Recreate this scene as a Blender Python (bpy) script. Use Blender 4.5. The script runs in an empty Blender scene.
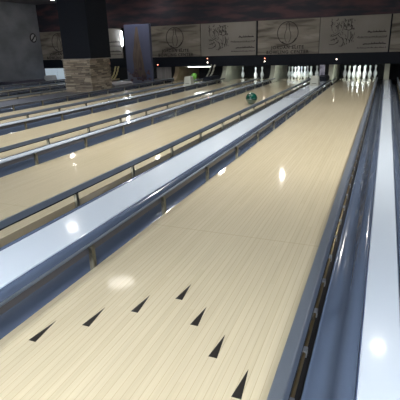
import bpy, bmesh, math, random
from mathutils import Vector, Matrix
random.seed(4)
C = bpy.context.scene.collection
PI = math.pi

# ------------------------------------------------------------------ helpers
def link(o, parent=None):
    C.objects.link(o)
    if parent is not None: o.parent = parent
    return o
def obj(name, bm, m, parent=None, smooth=False, loc=None):
    me = bpy.data.meshes.new(name)
    bmesh.ops.recalc_face_normals(bm, faces=bm.faces)
    if smooth:
        for f in bm.faces: f.smooth = True
    bm.to_mesh(me); bm.free()
    me.materials.append(m)
    o = bpy.data.objects.new(name, me)
    if loc: o.location = loc
    return link(o, parent)
def tag(o, label=None, cat=None, group=None, kind=None):
    if label: o['label'] = label
    if cat: o['category'] = cat
    if group: o['group'] = group
    if kind: o['kind'] = kind
    return o
def thing(name, label, cat, loc=(0, 0, 0), group=None):
    o = bpy.data.objects.new(name, None); o.location = loc; o.empty_display_size = .1
    C.objects.link(o)
    return tag(o, label, cat, group)
def struct(name, bm, m, label=None):
    o = obj(name, bm, m); o['kind'] = 'structure'
    if label: tag(o, label)
    return o
def box(bm, x0, x1, y0, y1, z0, z1, bev=0, top=1.0, topy=None):
    """box; `top` shrinks its upper face"""
    v = []
    cx, cy = (x0+x1)/2, (y0+y1)/2
    ty = top if topy is None else topy
    for z, k, ky in ((z0, 1, 1), (z1, top, ty)):
        for x, y in ((x0, y0), (x1, y0), (x1, y1), (x0, y1)):
            v.append(bm.verts.new((cx+(x-cx)*k, cy+(y-cy)*ky, z)))
    fs = [bm.faces.new([v[i] for i in f]) for f in ((3,2,1,0),(4,5,6,7),(0,1,5,4),(1,2,6,5),(2,3,7,6),(3,0,4,7))]
    if bev:
        es = list({e for f in fs for e in f.edges})
        bmesh.ops.bevel(bm, geom=es, offset=bev, segments=2, affect='EDGES', profile=.6)
    return bm
def B(*a, **k): return box(bmesh.new(), *a, **k)
def extr(prof, y0, y1, closed=True):
    """profile (x,z) extruded along Y; closed outline gets caps"""
    bm = bmesh.new()
    a = [bm.verts.new((x, y0, z)) for x, z in prof]; b = [bm.verts.new((x, y1, z)) for x, z in prof]
    n = len(prof)
    for i in range(n if closed else n-1):
        j = (i+1) % n; bm.faces.new((a[i], a[j], b[j], b[i]))
    if closed: bm.faces.new(a); bm.faces.new(list(reversed(b)))
    return bm
def cyl(bm, p0, p1, r0, r1=None, seg=16):
    r1 = r0 if r1 is None else r1
    p0, p1 = Vector(p0), Vector(p1); d = (p1-p0).normalized()
    u = d.orthogonal().normalized(); w = d.cross(u)
    A = []; Bv = []
    for i in range(seg):
        t = 2*PI*i/seg; q = u*math.cos(t)+w*math.sin(t)
        A.append(bm.verts.new(p0+q*r0)); Bv.append(bm.verts.new(p1+q*r1))
    for i in range(seg):
        j = (i+1) % seg; bm.faces.new((A[i], A[j], Bv[j], Bv[i]))
    bm.faces.new(A); bm.faces.new(Bv)
    return bm
def ring(bm, cx, cz, y, ro, ri, seg=56, sx=1.0, depth=.006):
    """annulus standing in the X-Z plane, with thickness"""
    L = [[], [], [], []]
    for i in range(seg):
        t = 2*PI*i/seg; c, s = math.cos(t)*sx, math.sin(t)
        for k, (r, yy) in enumerate(((ro, y), (ri, y), (ri, y+depth), (ro, y+depth))):
            L[k].append(bm.verts.new((cx+c*r, yy, cz+s*r)))
    for i in range(seg):
        j = (i+1) % seg
        for k in range(4):
            m = (k+1) % 4
            bm.faces.new((L[k][i], L[k][j], L[m][j], L[m][i]))
    return bm
def stroke(bm, pts, w, y, depth=.006):
    """thick polyline in the X-Z plane"""
    for (x0, z0), (x1, z1) in zip(pts, pts[1:]):
        d = Vector((x1-x0, z1-z0)); 
        if d.length < 1e-6: continue
        d.normalize(); n = Vector((-d.y, d.x))*w/2; e = d*w*.3
        c = [(x0-e.x+n.x, z0-e.y+n.y), (x1+e.x+n.x, z1+e.y+n.y), (x1+e.x-n.x, z1+e.y-n.y), (x0-e.x-n.x, z0-e.y-n.y)]
        f = [bm.verts.new((x, y, z)) for x, z in c]; b = [bm.verts.new((x, y+depth, z)) for x, z in c]
        bm.faces.new(f); bm.faces.new(list(reversed(b)))
        for i in range(4):
            j = (i+1) % 4; bm.faces.new((f[i], b[i], b[j], f[j]))
    return bm
def lathe(prof, seg=24):
    bm = bmesh.new(); R = []
    for r, z in prof:
        if r < 1e-5: R.append([bm.verts.new((0, 0, z))])
        else: R.append([bm.verts.new((r*math.cos(2*PI*i/seg), r*math.sin(2*PI*i/seg), z)) for i in range(seg)])
    for a, b in zip(R, R[1:]):
        for i in range(seg):
            j = (i+1) % seg
            if len(a) == 1: bm.faces.new((a[0], b[j], b[i]))
            elif len(b) == 1: bm.faces.new((a[i], a[j], b[0]))
            else: bm.faces.new((a[i], a[j], b[j], b[i]))
    return bm
def text(name, s, size, loc, m, parent, align='CENTER'):
    cu = bpy.data.curves.new(name, 'FONT'); cu.body = s; cu.size = size; cu.align_x = align
    cu.extrude = .003; cu.offset = size*.028; cu.space_character = 1.22
    t = bpy.data.objects.new(name+'_curve', cu); C.objects.link(t)
    bpy.context.view_layer.update()
    me = bpy.data.meshes.new_from_object(t.evaluated_get(bpy.context.evaluated_depsgraph_get()))
    bpy.data.objects.remove(t, do_unlink=True)
    me.name = name; me.materials.clear(); me.materials.append(m)
    me.transform(Matrix.Rotation(PI/2, 4, 'X')); 
    o = bpy.data.objects.new(name, me); o.location = loc
    return link(o, parent)

# ------------------------------------------------------------------ materials
def mat(name, col, rough=.5, metal=0, coat=0, spec=.5, coat_rough=.05):
    m = bpy.data.materials.new(name); m.use_nodes = True
    b = m.node_tree.nodes['Principled BSDF']
    b.inputs['Base Color'].default_value = (*col, 1); b.inputs['Roughness'].default_value = rough
    b.inputs['Metallic'].default_value = metal; b.inputs['Coat Weight'].default_value = coat
    b.inputs['Coat Roughness'].default_value = coat_rough; b.inputs['Specular IOR Level'].default_value = spec
    return m
def noisy(m, c0, c1, scale=(4, 4, 4), detail=4, lo=.35, hi=.65, bump=0):
    nt = m.node_tree; N = nt.nodes; L = nt.links; b = N['Principled BSDF']
    tc = N.new('ShaderNodeTexCoord'); mp = N.new('ShaderNodeMapping'); mp.inputs['Scale'].default_value = scale
    no = N.new('ShaderNodeTexNoise'); no.inputs['Scale'].default_value = 1; no.inputs['Detail'].default_value = detail
    cr = N.new('ShaderNodeValToRGB'); cr.color_ramp.elements[0].position = lo; cr.color_ramp.elements[1].position = hi
    cr.color_ramp.elements[0].color = (*c0, 1); cr.color_ramp.elements[1].color = (*c1, 1)
    L.new(tc.outputs['Object'], mp.inputs[0]); L.new(mp.outputs[0], no.inputs[0]); L.new(no.outputs[0], cr.inputs[0])
    L.new(cr.outputs[0], b.inputs['Base Color'])
    if bump:
        bp = N.new('ShaderNodeBump'); bp.inputs['Strength'].default_value = bump; bp.inputs['Distance'].default_value = .01
        L.new(no.outputs[0], bp.inputs['Height']); L.new(bp.outputs[0], b.inputs['Normal'])
    return m
def emis(name, col, s):
    m = bpy.data.materials.new(name); m.use_nodes = True
    b = m.node_tree.nodes['Principled BSDF']; b.inputs['Base Color'].default_value = (*col, 1)
    b.inputs['Emission Color'].default_value = (*col, 1); b.inputs['Emission Strength'].default_value = s
    return m

def lane_material():
    m = mat('maple_boards', (.62, .53, .36), .32, coat=1.0, spec=.4, coat_rough=.062)
    nt = m.node_tree; N = nt.nodes; L = nt.links; b = N['Principled BSDF']
    def math_(op, a, c=None):
        n = N.new('ShaderNodeMath'); n.operation = op
        if isinstance(a, (int, float)): n.inputs[0].default_value = a
        else: L.new(a, n.inputs[0])
        if c is not None:
            if isinstance(c, (int, float)): n.inputs[1].default_value = c
            else: L.new(c, n.inputs[1])
        return n.outputs[0]
    tc = N.new('ShaderNodeTexCoord'); sp = N.new('ShaderNodeSeparateXYZ'); L.new(tc.outputs['Object'], sp.inputs[0])
    u = math_('DIVIDE', sp.outputs['X'], 1.0541/39); u = math_('ADD', u, 50.5)
    cell = math_('FLOOR', u); fr = math_('FRACT', u)
    # boards of different lengths: shift each board, cut it about every metre
    wn0 = N.new('ShaderNodeTexWhiteNoise'); wn0.noise_dimensions = '1D'; L.new(cell, wn0.inputs['W'])
    v = math_('ADD', math_('DIVIDE', sp.outputs['Y'], 1.7), math_('MULTIPLY', wn0.outputs['Value'], 7))
    cv = N.new('ShaderNodeCombineXYZ'); L.new(cell, cv.inputs[0]); L.new(math_('FLOOR', v), cv.inputs[1])
    wn = N.new('ShaderNodeTexWhiteNoise'); wn.noise_dimensions = '2D'; L.new(cv.outputs[0], wn.inputs['Vector'])
    cr = N.new('ShaderNodeValToRGB'); e = cr.color_ramp.elements
    e[0].color = (.525, .46, .315, 1); e[1].color = (.565, .50, .35, 1); e[0].position = 0; e[1].position = 1
    k = cr.color_ramp.elements.new(.45); k.color = (.545, .48, .335, 1)
    L.new(wn.outputs['Value'], cr.inputs[0])
    # grain
    mp = N.new('ShaderNodeMapping'); mp.inputs['Scale'].default_value = (90, 2.2, 1); L.new(tc.outputs['Object'], mp.inputs[0])
    no = N.new('ShaderNodeTexNoise'); no.inputs['Scale'].default_value = 1; no.inputs['Detail'].default_value = 3; L.new(mp.outputs[0], no.inputs[0])
    g = N.new('ShaderNodeMapRange'); g.inputs[1].default_value = .3; g.inputs[2].default_value = .7; g.inputs[3].default_value = .93; g.inputs[4].default_value = 1.05
    L.new(no.outputs[0], g.inputs[0])
    mx = N.new('ShaderNodeVectorMath'); mx.operation = 'SCALE'; L.new(cr.outputs[0], mx.inputs[0]); L.new(g.outputs[0], mx.inputs['Scale'])
    # seam between boards
    d = math_('ABSOLUTE', math_('SUBTRACT', fr, .5)); seam = math_('GREATER_THAN', d, .462)
    # cross joints of the lane panels
    yj = math_('FRACT', math_('DIVIDE', math_('ADD', sp.outputs['Y'], 2.55), 4.3)); cj = math_('LESS_THAN', yj, .0022)
    sj = math_('MAXIMUM', seam, math_('MULTIPLY', cj, .6))
    mix = N.new('ShaderNodeMix'); mix.data_type = 'RGBA'; L.new(math_('MULTIPLY', sj, .5), mix.inputs['Factor'])
    L.new(mx.outputs[0], mix.inputs['A']); mix.inputs['B'].default_value = (.30, .22, .11, 1)
    L.new(mix.outputs['Result'], b.inputs['Base Color'])
    return m
M = {}
M['lane'] = lane_material()
M['edge'] = mat('lane_side', (.10, .08, .06), .6)
M['arrow'] = mat('arrow_inlay', (.022, .02, .018), .3, coat=.8)
M['gutter'] = mat('blue_gutter', (.062, .083, .126), .22, coat=.6, coat_rough=.06)
M['cap_white'] = mat('white_cap', (.56, .63, .71), .2, coat=.7, coat_rough=.08)
M['cap_edge'] = mat('cap_edge', (.05, .075, .15), .3, coat=.4)
M['rail'] = mat('rail_metal', (.28, .33, .40), .36, metal=.75, coat=.2, coat_rough=.2)
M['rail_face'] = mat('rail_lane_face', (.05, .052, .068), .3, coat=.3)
M['rubber'] = mat('rubber_strip', (.01, .01, .012), .6)
M['post'] = noisy(mat('post_steel', (.3, .28, .2), .35, metal=.7), (.07, .065, .05), (.26, .25, .19), (30, 30, 14))
M['rod'] = mat('brass_rod', (.22, .17, .10), .35, metal=.9)
M['dark'] = mat('dark_void', (.008, .009, .012), .7)
M['black'] = mat('black_panel', (.006, .009, .016), .6, spec=.2)
M['pin'] = mat('pin_plastic', (.78, .82, .84), .25, coat=.6)
M['kick'] = noisy(mat('kickback', (.3, .3, .24), .5), (.30, .31, .25), (.42, .42, .34), (3, 2, 5))
M['tankick'] = noisy(mat('tan_kickback', (.3, .24, .15), .5), (.27, .20, .12), (.36, .29, .19), (3, 2, 5))
M['ivory'] = mat('ivory_plastic', (.40, .41, .35), .4, coat=.3)
M['ink'] = mat('dark_ink', (.025, .02, .018), .7)
M['steel'] = mat('grey_steel', (.28, .30, .33), .35, metal=.6)

def landscape_material():
    m = mat('printed_landscape', (.2, .18, .16), .6)
    nt = m.node_tree; N = nt.nodes; L = nt.links; b = N['Principled BSDF']
    tc = N.new('ShaderNodeTexCoord'); mp = N.new('ShaderNodeMapping'); mp.inputs['Scale'].default_value = (.7, 1, 4.2)
    mp.inputs['Rotation'].default_value = (0, .07, 0)
    no = N.new('ShaderNodeTexNoise'); no.inputs['Scale'].default_value = 1.3; no.inputs['Detail'].default_value = 5; no.inputs['Distortion'].default_value = .6
    cr = N.new('ShaderNodeValToRGB'); e = cr.color_ramp.elements
    e[0].position = .36; e[0].color = (.10, .085, .07, 1); e[1].position = .64; e[1].color = (.30, .275, .235, 1)
    k = e.new(.47); k.color = (.21, .19, .16, 1); k = e.new(.55); k.color = (.235, .21, .18, 1)
    L.new(tc.outputs['Object'], mp.inputs[0]); L.new(mp.outputs[0], no.inputs[0]); L.new(no.outputs[0], cr.inputs[0]); L.new(cr.outputs[0], b.inputs['Base Color'])
    return m
M['landscape'] = landscape_material()
M['plaster'] = noisy(mat('printed_plain', (.24, .22, .20), .6), (.205, .19, .17), (.275, .255, .235), (.9, 1, .8))

def stone_material():
    m = mat('stacked_stone', (.3, .26, .2), .8)
    nt = m.node_tree; N = nt.nodes; L = nt.links; b = N['Principled BSDF']
    tc = N.new('ShaderNodeTexCoord')
    sp = N.new('ShaderNodeSeparateXYZ'); L.new(tc.outputs['Object'], sp.inputs[0])
    ad = N.new('ShaderNodeMath'); ad.operation = 'ADD'; L.new(sp.outputs['X'], ad.inputs[0]); L.new(sp.outputs['Y'], ad.inputs[1])
    cb = N.new('ShaderNodeCombineXYZ'); L.new(ad.outputs[0], cb.inputs[0]); L.new(sp.outputs['Z'], cb.inputs[1])
    ns = N.new('ShaderNodeTexNoise'); ns.inputs['Scale'].default_value = 5; L.new(cb.outputs[0], ns.inputs[0])
    mxv = N.new('ShaderNodeVectorMath'); mxv.operation = 'MULTIPLY_ADD'; mxv.inputs[1].default_value = (.02, .035, 0)
    L.new(ns.outputs['Color'], mxv.inputs[0]); L.new(cb.outputs[0], mxv.inputs[2])
    br = N.new('ShaderNodeTexBrick'); br.inputs['Scale'].default_value = 1; br.inputs['Brick Width'].default_value = .21; br.inputs['Row Height'].default_value = .038
    br.inputs['Mortar Size'].default_value = .006; br.offset = .37; br.inputs['Mortar Smooth'].default_value = .4
    br.inputs['Color1'].default_value = (.42, .35, .25, 1); br.inputs['Color2'].default_value = (.20, .17, .14, 1); br.inputs['Mortar'].default_value = (.05, .045, .04, 1)
    L.new(mxv.outputs[0], br.inputs[0]); L.new(br.outputs['Color'], b.inputs['Base Color'])
    bp = N.new('ShaderNodeBump'); bp.inputs['Distance'].default_value = .02; bp.invert = True; bp.inputs['Strength'].default_value = 1
    L.new(br.outputs['Fac'], bp.inputs['Height']); L.new(bp.outputs[0], b.inputs['Normal'])
    return m
M['stone'] = stone_material()

# ------------------------------------------------------------------ plan of the hall (metres, Y down the lanes, foul line at Y=0)
LW = 1.0541; HL = LW/2; GO = .218           # lane width, half, lane edge to cap
HEAD = 18.288
LANES = [1.63, 0, -1.80, -3.43, -5.23, -7.76, -9.56]
DESC = ['beyond the right edge of the picture', 'nearest wide lane with the dark arrows',
        'second lane, with the dark green ball on it', 'third lane from the right, three pins left standing',
        'fourth lane, just right of the stone pillar', 'fifth lane, passing behind the stone pillar',
        'sixth lane, beside the grey left wall']
SHORT = ['right hand lane at the frame edge', 'nearest lane', 'lane with the green ball', 'three pin lane',
         'lane right of the stone pillar', 'lane behind the stone pillar', 'lane beside the grey left wall']
HOOK = ['edge', 'near', 'green', 'three', 'pillar', 'behind', 'wall']
Y0, Y1 = 0.0, 17.45            # gutters and rails
DECK = 19.2
WY = 18.0                      # masking panels
CEIL = 2.75

# ---- shell
struct('floor', B(-11.9, 4.6, -5, 20.2, -.32, -.16), noisy(mat('concrete', (.03, .03, .035), .8), (.02, .022, .026), (.04, .042, .048)))
struct('trim_1', B(-11.7, 4.5, -5, -.02, -.16, 0), noisy(mat('approach_boards', (.5, .4, .26), .3, coat=.6), (.5, .4, .24), (.58, .48, .31), (35, .7, 1)), 'approach floor behind the foul line')
struct('ceiling', B(-11.9, 4.6, -5, 20.2, CEIL, CEIL+.1), noisy(mat('ceiling_paint', (.06, .06, .075), .8), (.05, .05, .065), (.075, .072, .085)))
graywall = noisy(mat('grey_wall', (.15, .155, .17), .7), (.14, .15, .175), (.22, .23, .26), (1.2, 1.2, 1.6), detail=6)
struct('wall_left', B(-11.9, -11.7, -5, 20.2, -.16, CEIL), graywall)
struct('wall_right', B(4.5, 4.6, -5, 20.2, -.16, CEIL), noisy(mat('right_wall', (.3, .3, .3), .7), (.2, .2, .22), (.26, .26, .28)))
struct('wall_rear', B(-11.7, 4.5, -5.1, -5, -.16, CEIL), noisy(mat('rear_wall', (.4, .4, .42), .7), (.30, .31, .34), (.36, .37, .40)))
struct('wall_back', B(-11.7, 4.5, 20.1, 20.2, -.16, CEIL), M['dark'])
# frieze above the printed boards: dark paint with dull red and slate patches
fr = noisy(mat('frieze_paint', (.04, .03, .04), .7), (.018, .02, .032), (.075, .035, .045), (1.1, 1, 5), lo=.42, hi=.62)
struct('trim_2', B(-11.7, 4.5, WY+.02, WY+.12, 1.79, CEIL), fr, 'dark frieze above the printed boards')

# ---- lanes, gutters, rails
def side_profile(s):           # s=+1: gutter right of a lane; offsets from the lane edge
    return [(s*o, z) for o, z in ((.057, -.072), (.068, -.082), (.09, -.087), (.115, -.083), (.137, -.066), (.152, -.038),
            (.161, -.004), (.168, .026), (.177, .044), (.188, .051), (.205, .052), (.218, .047))]
for i, (x, desc, sh) in enumerate(zip(LANES, DESC, SHORT)):
    t = thing('bowling_lane', 'glossy pale maple boards, ' + desc, 'bowling lane', (x, 0, 0), 'bowling lanes')
    s = B(-HL, HL, Y0, DECK, -.05, 0); obj('lane_surface', s, M['lane'], t)
    s = B(-HL+.01, HL-.01, Y0+.01, DECK-.01, -.16, -.05); obj('lane_bed', s, M['edge'], t)
    if i == 1:
        for k in range(-3, 4):
            yt = 5.4625-abs(k)*.150
            bm = bmesh.new(); xx = k*.13515
            lo = [bm.verts.new(c) for c in ((xx-.0165, yt-.138, 0), (xx+.0165, yt-.138, 0), (xx, yt, 0))]
            hi = [bm.verts.new((v.co.x, v.co.y, .0008)) for v in lo]
            bm.faces.new(hi); bm.faces.new(lo[::-1])
            for a in range(3): b_ = (a+1) % 3; bm.faces.new((lo[a], lo[b_], hi[b_], hi[a]))
            obj('arrow_marker', bm, M['arrow'], t)
    for sd in (-1, 1):
        side = 'left' if sd < 0 else 'right'
        # gutter
        pr = side_profile(sd); inner = [(px-sd*.0, pz-.006) for px, pz in reversed(pr)]
        g = obj('gutter', extr([(px+sd*HL, pz) for px, pz in pr+inner], Y0, 17.49), M['gutter'], None, True, (x, 0, 0))
        for p_ in g.data.polygons: p_.use_smooth = len(p_.vertices) == 4
        tag(g, 'dark blue gutter, %s edge of the %s' % (side, sh), 'gutter', 'bowling gutters')
        # bumper rail on posts
        r = thing('bumper_rail', 'raised grey bumper rail, %s edge of the %s' % (side, sh), 'bumper rail', (x+sd*(HL+.014), 0, 0), 'bumper rails')
        a0, a1, a2 = -.023*sd, .017*sd, .024*sd
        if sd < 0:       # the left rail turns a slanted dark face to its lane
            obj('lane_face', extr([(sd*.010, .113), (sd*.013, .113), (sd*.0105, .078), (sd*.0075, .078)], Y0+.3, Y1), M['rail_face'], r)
        if sd > 0: pr = [(a0, .099), (a0*.95, .103), (a0*.8, .106), (a1, .118), (a2*.96, .117), (a2, .112), (a2*1.25, .080), (a2*.98, .080), (a1*.95, .108), (a0*.9, .097)]
        else: pr = [(sd*.004, .1125), (sd*.006, .117), (a2*.96, .117), (a2, .112), (a2*1.25, .080), (a2*.98, .080), (a1*.98, .107)]
        obj('rail_bar', extr(pr, Y0+.3, Y1), M['rail'], r)
        obj('rubber_strip', extr([(a2*.95, .071), (a2*.95, .0805), (a2*1.28, .0805), (a2*1.28, .071)], Y0+.3, Y1), M['rubber'], r)
        k = 0; y = .667
        first = None
        while y < Y1-.1:
            if first is None:
                bm = bmesh.new()
                a = sd*.005 if sd > 0 else 0
                box(bm, a-.007, a+.007, -.014, .014, -.085, .100 if sd > 0 else .112, .002)
                box(bm, a-.012, a+.012, -.019, -.013, -.085, .100 if sd > 0 else .112, .001)
                box(bm, a-.012, a+.012, -.022, .022, -.10, -.078, .002)
                first = obj('post', bm, M['post'], r, loc=(0, y, 0))
            else:
                o = first.copy(); o.location = (0, y, 0); link(o, r)
            y += .80
        # pivot rod that links the posts low in the slot
        bm = bmesh.new(); cyl(bm, (sd*.016, Y0+.4, -.062), (sd*.016, Y1-.1, -.062), .007, seg=8)
        obj('pivot_rod', bm, M['rod'], r, True)
        # small clips on the rod, seen in the open slot right of the nearest lane
        if i == 1 and sd > 0:
            yy = 3.6; c0 = None
            while yy < 13:
                if c0 is None: c0 = obj('rod_clip', B(-.010, .010, 0, .03, -.078, -.05), M['steel'], r, loc=(.016, yy, 0))
                else: c = c0.copy(); c.location = (.016, yy, 0); link(c, r)
                yy += .272
        obj('slot_liner', B(sd*.016-.03, sd*.016+.03, Y0+.3, Y1, -.13, -.11), M['rubber'], r)

# ---- division caps between the lanes
caps = []
def cap(xl, xr, label):
    o = thing('division_cap', label, 'division cap', ((xl+xr)/2, 0, 0), 'division caps')
    h = (xr-xl)/2-.006
    obj('top_plate', extr([(-h, .040), (-h, .049), (-h+.004, .053), (h-.004, .053), (h, .049), (h, .040)], Y0, Y1), M['cap_white'], o)
    obj('edge_strip', extr([(-h-.004, .036), (-h-.004, .046), (-h, .048), (-h, .0), (h, .0), (h, .048), (h+.004, .046), (h+.004, .036), (h+.004, -.16), (-h-.004, -.16)], Y0, Y1), M['cap_edge'], o)
    return o
for a, b, l in ((1, 0, 'narrow pale blue white cap at the right edge, right of the nearest lane'),
                (2, 1, 'broad pale blue white cap between nearest lane and green ball lane, carrying an ivory box'),
                (3, 2, 'narrow white ridge between the green ball lane and the three pin lane'),
                (4, 3, 'broad white cap left of the three pin lane, carrying the farther ivory box'),
                (6, 5, 'broad white cap between the two lanes left of the stone pillar')):
    cap(LANES[a]+HL+GO, LANES[b]-HL-GO, l)
# cover plates in the pillar bay and at the outer walls
def cover(x0, x1, label):
    o = obj('floor_cover', B(x0, x1, Y0, Y1+.4, -.16, .045, .004), noisy(mat('slate_cover', (.08, .09, .12), .4, coat=.3), (.05, .055, .075), (.10, .11, .14), (2, .6, 1)))
    tag(o, label, 'floor cover')
cover(LANES[5]+HL+GO+.002, LANES[4]-HL-GO-.002, 'slate grey cover strip the stone pillar stands on')
cover(-11.69, LANES[6]-HL-GO-.002, 'dark slate cover strip along the grey left wall')
cover(LANES[0]+HL+GO+.002, 4.49, 'slate grey floor cover at the right wall')

# ---- pillar
px0, px1, py0, py1 = -6.93, -6.115, 13.3, 14.2
t = thing('pillar', 'square pillar with black upper part and stacked stone base', 'pillar', ((px0+px1)/2, (py0+py1)/2, .045))
cxp, cyp = (px1-px0)/2, (py1-py0)/2
bm = bmesh.new(); n = 22
random.seed(9)
box(bm, -cxp+.02, cxp-.02, -cyp+.02, cyp-.02, 0, .80)
obj('stone_base', bm, M['stone'], t)
bm = bmesh.new()                                     # split-face stones standing proud of the core
rows = 18; rh = .80/rows
for r_ in range(rows):
    for fc in range(4):
        L_ = 2*cxp if fc % 2 == 0 else 2*cyp
        s_ = 0
        while s_ < L_-.01:
            w = min(random.uniform(.10, .34), L_-s_)
            d = random.uniform(.0, .03)
            z0, z1 = r_*rh+.003, (r_+1)*rh-.006
            a0, a1 = -L_/2+s_+.002, -L_/2+s_+w-.002
            if fc == 0: box(bm, a0, a1, -cyp-d+.01, -cyp+.021, z0, z1)
            if fc == 1: box(bm, cxp-.021, cxp-.01+d, a0, a1, z0, z1)
            if fc == 2: box(bm, a0, a1, cyp-.021, cyp-.01+d, z0, z1)
            if fc == 3: box(bm, -cxp-d+.01, -cxp+.021, a0, a1, z0, z1)
            s_ += w
def stone_block_material():
    m = mat('split_stone', (.3, .26, .2), .8)
    nt = m.node_tree; N = nt.nodes; L = nt.links; b = N['Principled BSDF']
    ge = N.new('ShaderNodeNewGeometry'); cr = N.new('ShaderNodeValToRGB'); e = cr.color_ramp.elements
    e[0].color = (.13, .11, .09, 1); e[1].color = (.46, .40, .31, 1); k = e.new(.5); k.color = (.29, .245, .19, 1)
    L.new(ge.outputs['Random Per Island'], cr.inputs[0]); L.new(cr.outputs[0], b.inputs['Base Color'])
    return m
obj('stone_cladding', bm, stone_block_material(), t)
obj('ledge', B(-cxp-.03, cxp+.055, -cyp-.03, cyp+.03, .80, .825, .004), noisy(mat('ledge_stone', (.3, .28, .25), .6), (.26, .24, .21), (.36, .34, .30)), t)
obj('shaft', B(-cxp+.03, cxp+.05, -cyp, cyp, .825, CEIL-.047, .01), M['black'], t)

# ---- masking unit: header, printed boards
hd = thing('masking_header', 'long black header over the pin decks below the printed boards', 'header', (0, WY, 0))
obj('header_board', B(-11.69, 4.49, -.01, .05, .47, .775), M['black'], hd)
obj('lower_lip', B(-11.69, 4.49, -.025, .05, .45, .47), M['black'], hd)
def lettering(t, s, size, x, z): return text('lettering', s, size, (x, -.012, z), M['ink'], t)
def landscape_board(x0, x1, label, z1=1.78):
    t = thing('printed_board', label, 'printed board', ((x0+x1)/2, WY, .775), 'boards above the pins')
    h = (x1-x0)/2; H = z1-.775
    obj('board', B(-h+.01, h-.01, -.01, .03, 0, H), M['landscape'], t)
    # emblem: a ring round a slender pin outline with a swoosh
    bm = bmesh.new(); cz = H*.615; cx = -.0; R = .335
    ring(bm, cx, cz, -.018, R, R-.022, sx=.97)
    pr = [(.035, -.27), (.075, -.2), (.10, -.10), (.085, 0), (.045, .10), (.035, .17), (.05, .23), (.035, .285), (0, .30)]
    stroke(bm, [(cx-.0+a, cz+b) for a, b in pr], .016, -.018)
    stroke(bm, [(cx-.0-a*.95, cz+b) for a, b in pr], .013, -.018)
    stroke(bm, [(cx-.16, cz-.25), (cx-.10, cz-.30), (cx, cz-.33), (cx+.12, cz-.30), (cx+.2, cz-.23), (cx+.25, cz-.16)], .022, -.018)
    stroke(bm, [(cx-.28, cz-.40), (cx-.12, cz-.35), (cx, cz-.37), (cx+.1, cz-.40), (cx+.26, cz-.35)], .016, -.018)
    obj('emblem', bm, M['ink'], t)
    lettering(t, 'JORDAN ELITE', .13, cx, .160)
    lettering(t, 'BOWLING CENTER', .13, cx, .022)
    return t
def plain_board(x0, x1, label, z1=1.78):
    t = thing('printed_board', label, 'printed board', ((x0+x1)/2, WY, .775), 'boards above the pins')
    h = (x1-x0)/2; H = z1-.775
    obj('board', B(-h+.01, h-.01, -.01, .03, 0, H), M['plaster'], t)
    bm = bmesh.new(); rnd = random.Random(3)
    # loose brush sketch: upright strokes and bent limbs
    S = [[(-.62, .86), (-.62, .72), (-.60, .62)], [(-.40, .84), (-.43, .66)], [(-.28, .85), (-.26, .76), (-.30, .62)],
         [(-.14, .90), (-.16, .80), (-.19, .64)], [(-.05, .92), (-.06, .76), (-.04, .66)], [(-.33, .86), (-.15, .90), (-.02, .92)],
         [(-.66, .50), (-.55, .52), (-.44, .58), (-.36, .64)], [(-.58, .47), (-.47, .50), (-.38, .56)],
         [(-.42, .50), (-.36, .44), (-.28, .40)], [(-.14, .60), (-.13, .46), (-.16, .34)], [(-.06, .58), (-.04, .44), (-.08, .30)],
         [(-.02, .52), (.02, .42), (-.02, .34)], [(-.62, .36), (-.52, .38), (-.44, .42)], [(-.66, .24), (-.54, .24), (-.42, .29)],
         [(-.27, .40), (-.25, .28), (-.30, .20)], [(-.38, .20), (-.30, .18), (-.24, .24)], [(-.25, .66), (-.12, .62), (0, .66)],
         [(-.22, .78), (-.20, .70)], [(-.10, .72), (-.02, .74)], [(-.50, .74), (-.44, .76)]]
    for q in S: stroke(bm, [(a*.97-.03, b*H/1.0) for a, b in q], rnd.uniform(.009, .022), -.018)
    for k in range(46):
        a = rnd.uniform(-.66, .04); b = rnd.uniform(.2, .92); q = rnd.choice((1.4, 1.6, 1.5, .5, .9)); L_ = rnd.uniform(.03, .10)
        stroke(bm, [(a, b), (a+L_*math.cos(q)*.6, b+L_*math.sin(q)*.5), (a+L_*math.cos(q+.5), min(.95, b+L_*math.sin(q+.5)))], rnd.uniform(.006, .02), -.018)
    obj('sketch', bm, M['ink'], t)
    # four rows of small script, too small to read in the photo
    bm = bmesh.new()
    for z, a, b, hh in ((.55, .38, .86, .05), (.42, .10, .90, .028), (.23, .28, .88, .05), (.12, .12, .90, .028)):
        u = a
        while u < b:
            w = rnd.uniform(.03, .11); w = min(w, b-u)
            stroke(bm, [(u, z+rnd.uniform(-.2, .2)*hh), (u+w*.5, z+rnd.uniform(-.1, .5)*hh), (u+w, z)], hh*.55, -.018)
            if rnd.random() < .5: stroke(bm, [(u+w*.4, z), (u+w*.4, z+hh)], .011, -.018)
            u += w+rnd.uniform(.008, .03)
    obj('script_lines', bm, M['ink'], t)
    obj('rule_line', stroke(bmesh.new(), [(.13, .395), (.88, .395)], .008, -.018), M['ink'], t)
    return t
landscape_board(.78, 2.72, 'landscape board with ring emblem at the far right, beyond the nearest lane')
plain_board(-1.18, .76, 'plain board with brush sketch and script above the nearest lane')
landscape_board(-3.08, -1.18, 'landscape board with ring emblem and lettering above the green ball lane')
plain_board(-5.01, -3.12, 'plain board with brush sketch and script above the three pin lane')
landscape_board(-6.90, -5.01, 'landscape board with ring emblem directly right of the blue tower poster')
plain_board(-9.95, -8.04, 'plain grey board half hidden behind the black pillar shaft')
landscape_board(-11.68, -9.95, 'dim landscape board in the corner beside the grey left wall')
for xx, l in ((-3.10, 'black upright joint strip between the two middle printed boards'), (.77, 'black upright joint strip right of the nearest lane board')):
    tag(obj('joint_strip', B(-.018, .018, -.02, .04, 0, 1.005, .002), M['black'], None, loc=(xx, WY, .775)), l, 'joint strip')
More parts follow.
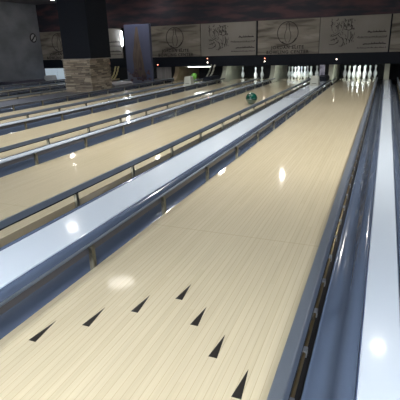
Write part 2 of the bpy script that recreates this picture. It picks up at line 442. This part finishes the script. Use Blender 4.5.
# indicator lamps on the header
RED, WARM = emis('red_lens', (1, .25, .15), 2.2), emis('white_lens', (1, .9, .75), 3)
for x, zs, l in ((-.64, (.60,), 'tiny lit lamp on the black header near the right kickback'),
                (-2.83, (.67, .575), 'tiny pair of lit lamps on the black header beside the joint strip'),
                (-4.78, (.70, .575), 'tiny pair of lit lamps on the black header over the empty pin deck'),
                (-6.65, (.53,), 'tiny red lamp on the black header next to the tower poster'),
                (-8.62, (.58,), 'tiny lamp on the black header seen right of the pillar')):
    t = thing('indicator_lamp', l, 'indicator lamp', (x, WY-.01, 0), 'header lamps')
    for k, z in enumerate(zs):
        bm = cyl(bmesh.new(), (0, -.012, z), (0, 0, z), .017, seg=14); obj('bezel', bm, M['steel'], t)
        bm = cyl(bmesh.new(), (0, -.020, z), (0, -.010, z), .013, seg=14)
        obj('lens', bm, RED if (k == 0 and x != -.64) else WARM, t)

# ---- tower poster
def poster_sky():
    m = mat('poster_sky', (.1, .11, .25), .5)
    return noisy(m, (.055, .066, .125), (.085, .094, .16), (1.2, 1, .8))
t = thing('poster_stand', 'tall violet blue poster board standing in the bay, showing a brown tapering tower', 'poster', (-6.433, 16.3, .046))
obj('poster_board', B(-.4375, .4375, -.018, .11, 0, 1.73, .004), poster_sky(), t)
bm = bmesh.new()
tw = [(-.30, .20), (-.22, .45), (-.24, .95), (-.15, 1.30), (-.11, 1.55), (-.05, 1.80), (-.03, 1.88), (.05, 1.88), (.08, 1.6), (.13, 1.25), (.20, .85), (.24, .45), (.34, .2)]
def slab(bm, pts, y, d=.004):
    f = [bm.verts.new((a, y, b)) for a, b in pts]; g = [bm.verts.new((a, y+d, b)) for a, b in pts]
    bm.faces.new(f); bm.faces.new(g[::-1])
    for i in range(len(pts)):
        j = (i+1) % len(pts); bm.faces.new((f[i], g[i], g[j], f[j]))
slab(bm, tw, -.025)
tm = noisy(mat('poster_tower', (.16, .12, .10), .6), (.06, .045, .042), (.14, .105, .085), (26, 1, 2.4), lo=.3, hi=.7)
obj('printed_tower', bm, tm, t)
bm = bmesh.new(); rnd = random.Random(8)
for k in range(30):
    a = rnd.uniform(-.50, .48); z = rnd.uniform(.10, .52)-abs(a)*.1
    r = rnd.uniform(.02, .07)
    slab(bm, [(a+r*math.cos(q)*rnd.uniform(.5, 1.4), z+r*.8*math.sin(q)*rnd.uniform(.6, 1.3)) for q in [i*PI/3.5 for i in range(7)]], -.030-k*.0003, .002)
obj('printed_foliage', bm, noisy(mat('poster_foliage', (.12, .05, .06), .6), (.05, .03, .04), (.11, .07, .08), (9, 1, 9)), t)
bm = bmesh.new(); slab(bm, [(-.54, .02), (.52, .02), (.52, .13), (.1, .09), (-.2, .2), (-.54, .42)], -.0235, .002)
obj('printed_foreground', bm, mat('poster_pale', (.15, .155, .2), .6), t)

for ch in t.children:
    if ch.name.startswith('printed'): ch.data.transform(Matrix.Diagonal((.80, .88, .88, 1)))
# upright fluorescent tube left of the poster
t = thing('tube_light', 'bright upright white tube light left of the blue poster', 'tube light', (-7.99, WY-.07, 1.17))
obj('tube', cyl(bmesh.new(), (0, 0, .02), (0, 0, .50), .022, seg=12), emis('tube_glow', (.85, .92, 1), 16), t, True)
obj('end_cap', cyl(bmesh.new(), (0, 0, 0), (0, 0, .02), .026, seg=12), M['steel'], t)
obj('end_cap', cyl(bmesh.new(), (0, 0, .50), (0, 0, .52), .026, seg=12), M['steel'], t)
obj('mount', B(-.02, .02, .022, .06, .05, .47), M['steel'], t)
# ---- kickbacks beside every pin deck
def kickback(x, m, label, y0=17.55, ytop=18.05, side=.14):
    t = thing('kickback', label, 'kickback', (x, 0, 0), 'kickback panels')
    pts = []
    for k in range(13):                 # concave, forward sweeping front edge
        u = k/12; z = -.10+u*.56
        y = y0+(ytop-y0)*(1-(1-u)**2.4)
        pts.append((y, z))
    prof = pts+[(20.05, .46), (20.05, -.10)]
    bm = bmesh.new()
    a = [bm.verts.new((-side/2, y, z)) for y, z in prof]; b = [bm.verts.new((side/2, y, z)) for y, z in prof]
    for i in range(len(prof)):
        j = (i+1) % len(prof); bm.faces.new((a[i], a[j], b[j], b[i]))
    bm.faces.new(a); bm.faces.new(b[::-1])
    obj('side_panel', bm, m, t)
    return t
DX = HL+.258
kickback(-DX, M['kick'], 'pale curved kickback left of the nearest rack', 17.55, 18.1, .14)
kickback(LANES[2]-DX, M['kick'], 'wide pale curved kickback left of the green ball lane rack', 17.55, 18.1, .14)
kickback(LANES[3]-DX, M['kick'], 'pale kickback left of the three remaining pins', 17.55, 18.1, .14)
kickback(LANES[4]-DX, M['tankick'], 'tan kickback left of the empty deck with the lime ball', 17.6, 18.2, .14)
kickback(DX, M['kick'], 'pale kickback right of the nearest rack', 17.55, 18.1, .14)
# printed end plate of the broad division
# dark reddish mottled end plates in front of the right kickbacks of lanes
lav = noisy(mat('mottled_lavender', (.3, .3, .4), .5), (.16, .15, .22), (.62, .62, .74), (11, 1, 7))
tag(obj('end_plate', B(-.075, .075, -.01, .02, .0, .46, .004), lav, None, loc=(-.99, 17.62, 0)), 'mottled lavender end plate between ivory box and right kickback', 'end plate')
# yellowish bars right of the pillar
def bars(x, label, m):
    t = thing('curved_guide', label, 'guide bar', (x, 17.50, .085), 'curved guide bars')
    bm = bmesh.new()
    pts = [(.10, .43), (.06, .30), (.01, .18), (-.07, .06), (-.13, .0)]
    for (a, z), (b, z2) in zip(pts, pts[1:]): cyl(bm, (a, 0, z), (b, -.03, z2), .026, seg=8)
    obj('bar', bm, m, t, True)
yel = mat('yellow_bar', (.42, .38, .2), .4)
bars(-8.17, 'left one of two yellow curved guide bars by the pillar', yel)
bars(-8.05, 'right one of two yellow curved guide bars by the pillar', yel)
bars(-4.56, 'left one of two pale guide bars by the empty deck', M['ivory'])
bars(-4.44, 'right one of two pale guide bars by the empty deck', M['ivory'])

# closed boards under the header
ply = noisy(mat('pale_board', (.3, .28, .26), .5), (.22, .21, .20), (.33, .31, .30), (22, 1, 1))
tag(obj('closing_board', B(-.28, .28, -.015, .015, 0, .44, .003), ply, None, loc=(-6.46, WY+.06, .0)), 'grey brown ribbed board under the header right of the poster', 'board')
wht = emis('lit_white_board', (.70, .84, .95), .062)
for x, l in ((-11.33, 'left one of two glowing white boards under the corner header'), (-10.75, 'right one of two glowing white boards under the corner header')):
    tag(obj('closing_board', B(-.275, .275, -.015, .015, 0, .46, .003), wht, None, loc=(x, WY-.06, .0)), l, 'board', 'pale closing boards')

# ---- ivory boxes and dark hoods on the broad caps
def ivory_box(x, y, label, w=.115):
    t = thing('ball_lift_box', label, 'box', (x, y, .053), 'ivory boxes')
    obj('housing', B(-w, w, -.13, .13, 0, .235, .018, top=.78), M['ivory'], t, False)
    obj('foot_flange', B(-w-.012, w+.012, -.142, .142, 0, .018, .004), M['ivory'], t)
    obj('vent_slot', B(-w*.5, w*.5, -.128, -.110, .05, .06), M['rubber'], t)
    return t
ivory_box(-.885, 15.45, 'ivory tapered box on the broad cap left of the nearest lane')
ivory_box(-4.37, 15.45, 'ivory tapered box farther off, in front of the lime ball')
for x, l in ((-.90, 'dark low hood behind the nearer ivory box'), (-4.33, 'dark low hood on the cap behind the farther ivory box')):
    bm = extr([(-.14, 0), (-.14, .07), (-.10, .13), (.10, .13), (.14, .07), (.14, 0)], -.35, .45)
    tag(obj('track_hood', bm, M['black'], None, loc=(x, 17.1, .053)), l, 'hood', 'dark track hoods')
# pale flat hood right of the pillar, dark hood by the left wall, grey box
bm = extr([(-.27, 0), (-.27, .05), (-.2, .10), (.2, .10), (.27, .05), (.27, 0)], -.5, .5)
tag(obj('flat_hood', bm, mat('grey_hood', (.27, .27, .29), .4, coat=.3), None, loc=(-6.62, 15.2, .046)), 'flat grey hood on the cover strip behind the pillar', 'hood')
bm = extr([(-.30, 0), (-.30, .05), (-.22, .11), (.22, .11), (.30, .05), (.30, 0)], -.8, .8)
tag(obj('low_hood', bm, mat('dark_hood', (.03, .03, .045), .3, coat=.4), None, loc=(-10.95, 16.0, .045)), 'long dark hood at the foot of the grey left wall', 'hood')
t = thing('ball_lift_box', 'grey box beside the left edge of the stone pillar', 'box', (-10.72, 17.15, .045))
obj('housing', B(-.2, .2, -.15, .15, 0, .20, .02, top=.85), mat('grey_box', (.34, .36, .38), .4), t)
obj('foot_flange', B(-.21, .21, -.16, .16, 0, .018, .004), mat('grey_box_foot', (.25, .27, .30), .4), t)

# ---- pins
IN = .0254
PP = [(0, 0), (1.0, 0), (1.1, .08), (1.41, .75), (1.82, 1.6), (1.95, 2.25), (2.255, 3.375), (2.383, 4.5), (2.27, 5.875), (1.85, 7.25), (1.50, 8.0),
      (1.236, 8.625), (.98, 9.375), (.90, 10), (.935, 10.875), (1.05, 11.75), (1.203, 12.625), (1.273, 13.5), (1.18, 14.2), (.85, 14.72), (.45, 14.95), (0, 15)]
pin0 = None
def pin(x, y, label, group):
    global pin0
    if pin0 is None:
        o = obj('bowling_pin', lathe([(r*IN, z*IN) for r, z in PP], 28), M['pin'], None, True)
        pin0 = o
    else:
        o = pin0.copy(); C.objects.link(o)
    o.location = (x, y, 0)
    tag(o, label, 'bowling pin', group)
S = .3048
SPOTS = {1: (0, 0), 2: (-.5, 1), 3: (.5, 1), 4: (-1, 2), 5: (0, 2), 6: (1, 2), 7: (-1.5, 3), 8: (-.5, 3), 9: (.5, 3), 10: (1.5, 3)}
WHERE = {1: 'head pin, front point', 2: 'second row left', 3: 'second row right', 4: 'third row left end', 5: 'third row middle',
         6: 'third row right end', 7: 'back row left corner', 8: 'back row, second from left', 9: 'back row, second from right', 10: 'back row right corner'}
for ln, nums, place in ((1, range(1, 11), 'of the nearest rack'), (2, range(1, 11), 'of the rack behind the ivory box'), (3, (3, 6, 7), '')):
    for k in nums:
        if ln == 3:
            l = {3: 'largest, middle pin of the three left standing left of the wide kickback', 6: 'right pin of the three left standing left of the wide kickback',
                 7: 'left pin of the three left standing, apart from the other two'}[k]
        else: l = 'white bowling pin, %s %s' % (WHERE[k], place)
        a, b = SPOTS[k]
        pin(LANES[ln]+a*S, HEAD+b*S*.866, l, 'pins standing at the lane ends')

# ---- balls
def ball(loc, m, label, holes=True):
    t = thing('bowling_ball', label, 'bowling ball', loc, 'bowling balls')
    bm = bmesh.new(); bmesh.ops.create_uvsphere(bm, u_segments=40, v_segments=24, radius=.108)
    obj('shell', bm, m, t, True)
    for a, e in ((.15, .75), (-.15, .75), (0, .45)):
        d = Vector((math.sin(a)*math.cos(e)-.1, -math.cos(a)*math.cos(e), math.sin(e))).normalized()
        bm = cyl(bmesh.new(), d*.1065, d*.1084, .012, seg=14); obj('finger_hole', bm, M['rubber'], t)
gm = mat('green_resin', (.0, .085, .05), .12, coat=1)
noisy(gm, (.0, .026, .018), (.0, .055, .036), (14, 14, 14))
ball((-1.545, 11.93, .108), gm, 'glossy dark green bowling ball rolling on the second lane')
ball((-5.44, 18.35, .108), mat('lime_resin', (.16, .42, .06), .25, coat=.6), 'lime green bowling ball on the empty pin deck by the ivory box')

# ---- sign on the left wall
t = thing('round_sign', 'small round black and white sign on the grey left wall', 'sign', (-11.7, 17.63, 1.58))
bm = cyl(bmesh.new(), (0, 0, 0), (.02, 0, 0), .17, seg=40); obj('disc', bm, mat('sign_black', (.02, .02, .025), .5), t)
bm = cyl(bmesh.new(), (.02, 0, 0), (.026, 0, 0), .125, seg=40); obj('inner_disc', bm, mat('sign_white', (.45, .46, .48), .5), t)
bm = bmesh.new(); box(bm, .026, .032, -.028, .028, -.13, .13)
bmesh.ops.rotate(bm, verts=bm.verts, cent=(0, 0, 0), matrix=Matrix.Rotation(-.8, 3, 'X')); obj('slash', bm, mat('slash_black', (.02, .02, .025), .5), t)

# ------------------------------------------------------------------ lamps of the hall and added unseen lamps
def downlight(x, y, s, r, label, col=(1, .97, .92)):
    t = thing('ceiling_lamp', label, 'ceiling lamp', (x, y, CEIL), 'ceiling lamps')
    bm = bmesh.new(); cyl(bm, (0, 0, -.03), (0, 0, 0), r+.025, seg=28); obj('housing', bm, M['steel'], t)
    bm = bmesh.new(); cyl(bm, (0, 0, -.036), (0, 0, -.028), r, seg=28)
    obj('lens', bm, emis('lamp_glow', col, s), t)
for x, y, s, r in ((-1.87, 16.6, 26, .068), (-3.8, 16.5, 22, .09), (-6.5, 17.3, 16, .08), (-9.8, 16.7, 20, .08),
                   (-3.1, 9.35, .7, .22), (-5.3, 10.9, 5, .12), (1.0, 8.9, 7, .08)):
    downlight(x, y, s, r, 'round ceiling lamp over the lanes %.1f m down the hall' % y)
def panel(x, y, sx, sy, s, label, col=(.93, .96, 1)):  # unseen panels added over the approach for diffuse light
    t = thing('added_panel_lamp', label, 'ceiling lamp', (x, y, CEIL), 'added panel lamps')
    obj('frame', B(-sx/2-.03, sx/2+.03, -sy/2-.03, sy/2+.03, -.04, 0), M['steel'], t)
    obj('diffuser', B(-sx/2, sx/2, -sy/2, sy/2, -.046, -.038), emis('panel_glow', col, s), t)
for x, y in ((-9, -2.5), (-5.5, -2.5), (-2, -2.5), (1.5, -2.5), (-9, 2.0), (-5.5, 2.0), (-2, 2.0), (1.5, 2.0)):
    panel(x, y, 1.2, 1.2, 13.5, 'added unseen white ceiling panel lamp over the approach')
# strip lamps above the racks, behind the header
for x, s, z, l in ((0, 2.6, .53, 'strip lamp hidden above the nearest rack'), (-1.8, 2.2, .53, 'strip lamp hidden above the rack behind the ivory box'),
             (-3.43, 1.8, .53, 'strip lamp above the three standing pins'), (-5.12, .6, .46, 'bright strip lamp showing under the header over the lime ball'),
             (-7.76, 1, .53, 'strip lamp above the deck behind the pillar'), (-9.56, 1, .53, 'strip lamp above the deck near the left wall')):
    t = obj('strip_lamp', B(-.45, .45, -.04, .04, 0, .03), M['steel'], hd, loc=(x, .09, z))
    obj('lamp_tube', B(-.42, .42, -.025, .025, -.03, 0, .006), emis('strip_glow', (.93, 1, .96), s*4), t)
# unseen cans added to light the lanes evenly, kept out of their reflections
def can(x, y, p):
    t = thing('added_can_lamp', 'added unseen can lamp in the dark ceiling', 'ceiling lamp', (x, y, CEIL), 'added can lamps')
    obj('can_rim', ring(bmesh.new(), 0, 0, 0, .13, .10, seg=28, depth=.012), M['steel'], t).rotation_euler = (PI/2, 0, 0)
    ld = bpy.data.lights.new('added_can_light', 'SPOT'); ld.energy = p; ld.spot_size = math.radians(96); ld.spot_blend = .7; ld.shadow_soft_size = .08; ld.color = (1, .97, .92)
    lo = bpy.data.objects.new('added_can_light', ld); C.objects.link(lo); lo.parent = t; lo.location = (0, 0, -.02)
for y, p in ((8.3, 90), (10.9, 82), (13.5, 66), (16.0, 28)):
    for x in (1.5, -1.2, -3.9, -6.5, -9.3): can(x, y, p)

# weak ambient
w = bpy.data.worlds.new('world'); bpy.context.scene.world = w; w.use_nodes = True
w.node_tree.nodes['Background'].inputs[0].default_value = (.5, .55, .6, 1); w.node_tree.nodes['Background'].inputs[1].default_value = .1

# ------------------------------------------------------------------ camera
cx, cy, cz, yaw, pit, rol, f = .7321, 3.8569, 1.0299, .3981, .3373, -.0310, 432.5118
fw = Vector((-math.sin(yaw)*math.cos(pit), math.cos(yaw)*math.cos(pit), -math.sin(pit)))
r0 = Vector((math.cos(yaw), math.sin(yaw), 0)); u0 = r0.cross(fw)
R_ = r0*math.cos(rol)+u0*math.sin(rol); U_ = -r0*math.sin(rol)+u0*math.cos(rol)
cam = bpy.data.cameras.new('camera'); co = bpy.data.objects.new('camera', cam); C.objects.link(co)
m = Matrix((R_, U_, -fw)).transposed().to_4x4(); m.translation = (cx, cy, cz); co.matrix_world = m
cam.sensor_width = 36; cam.sensor_fit = 'HORIZONTAL'; cam.lens = f*36/400; cam.clip_start = .05; cam.clip_end = 100
sc = bpy.context.scene; sc.camera = co
sc.view_settings.view_transform = 'Standard'; sc.view_settings.look = 'None'; sc.view_settings.gamma = 1
sc.view_settings.use_curve_mapping = False; sc.view_settings.exposure = 2.38
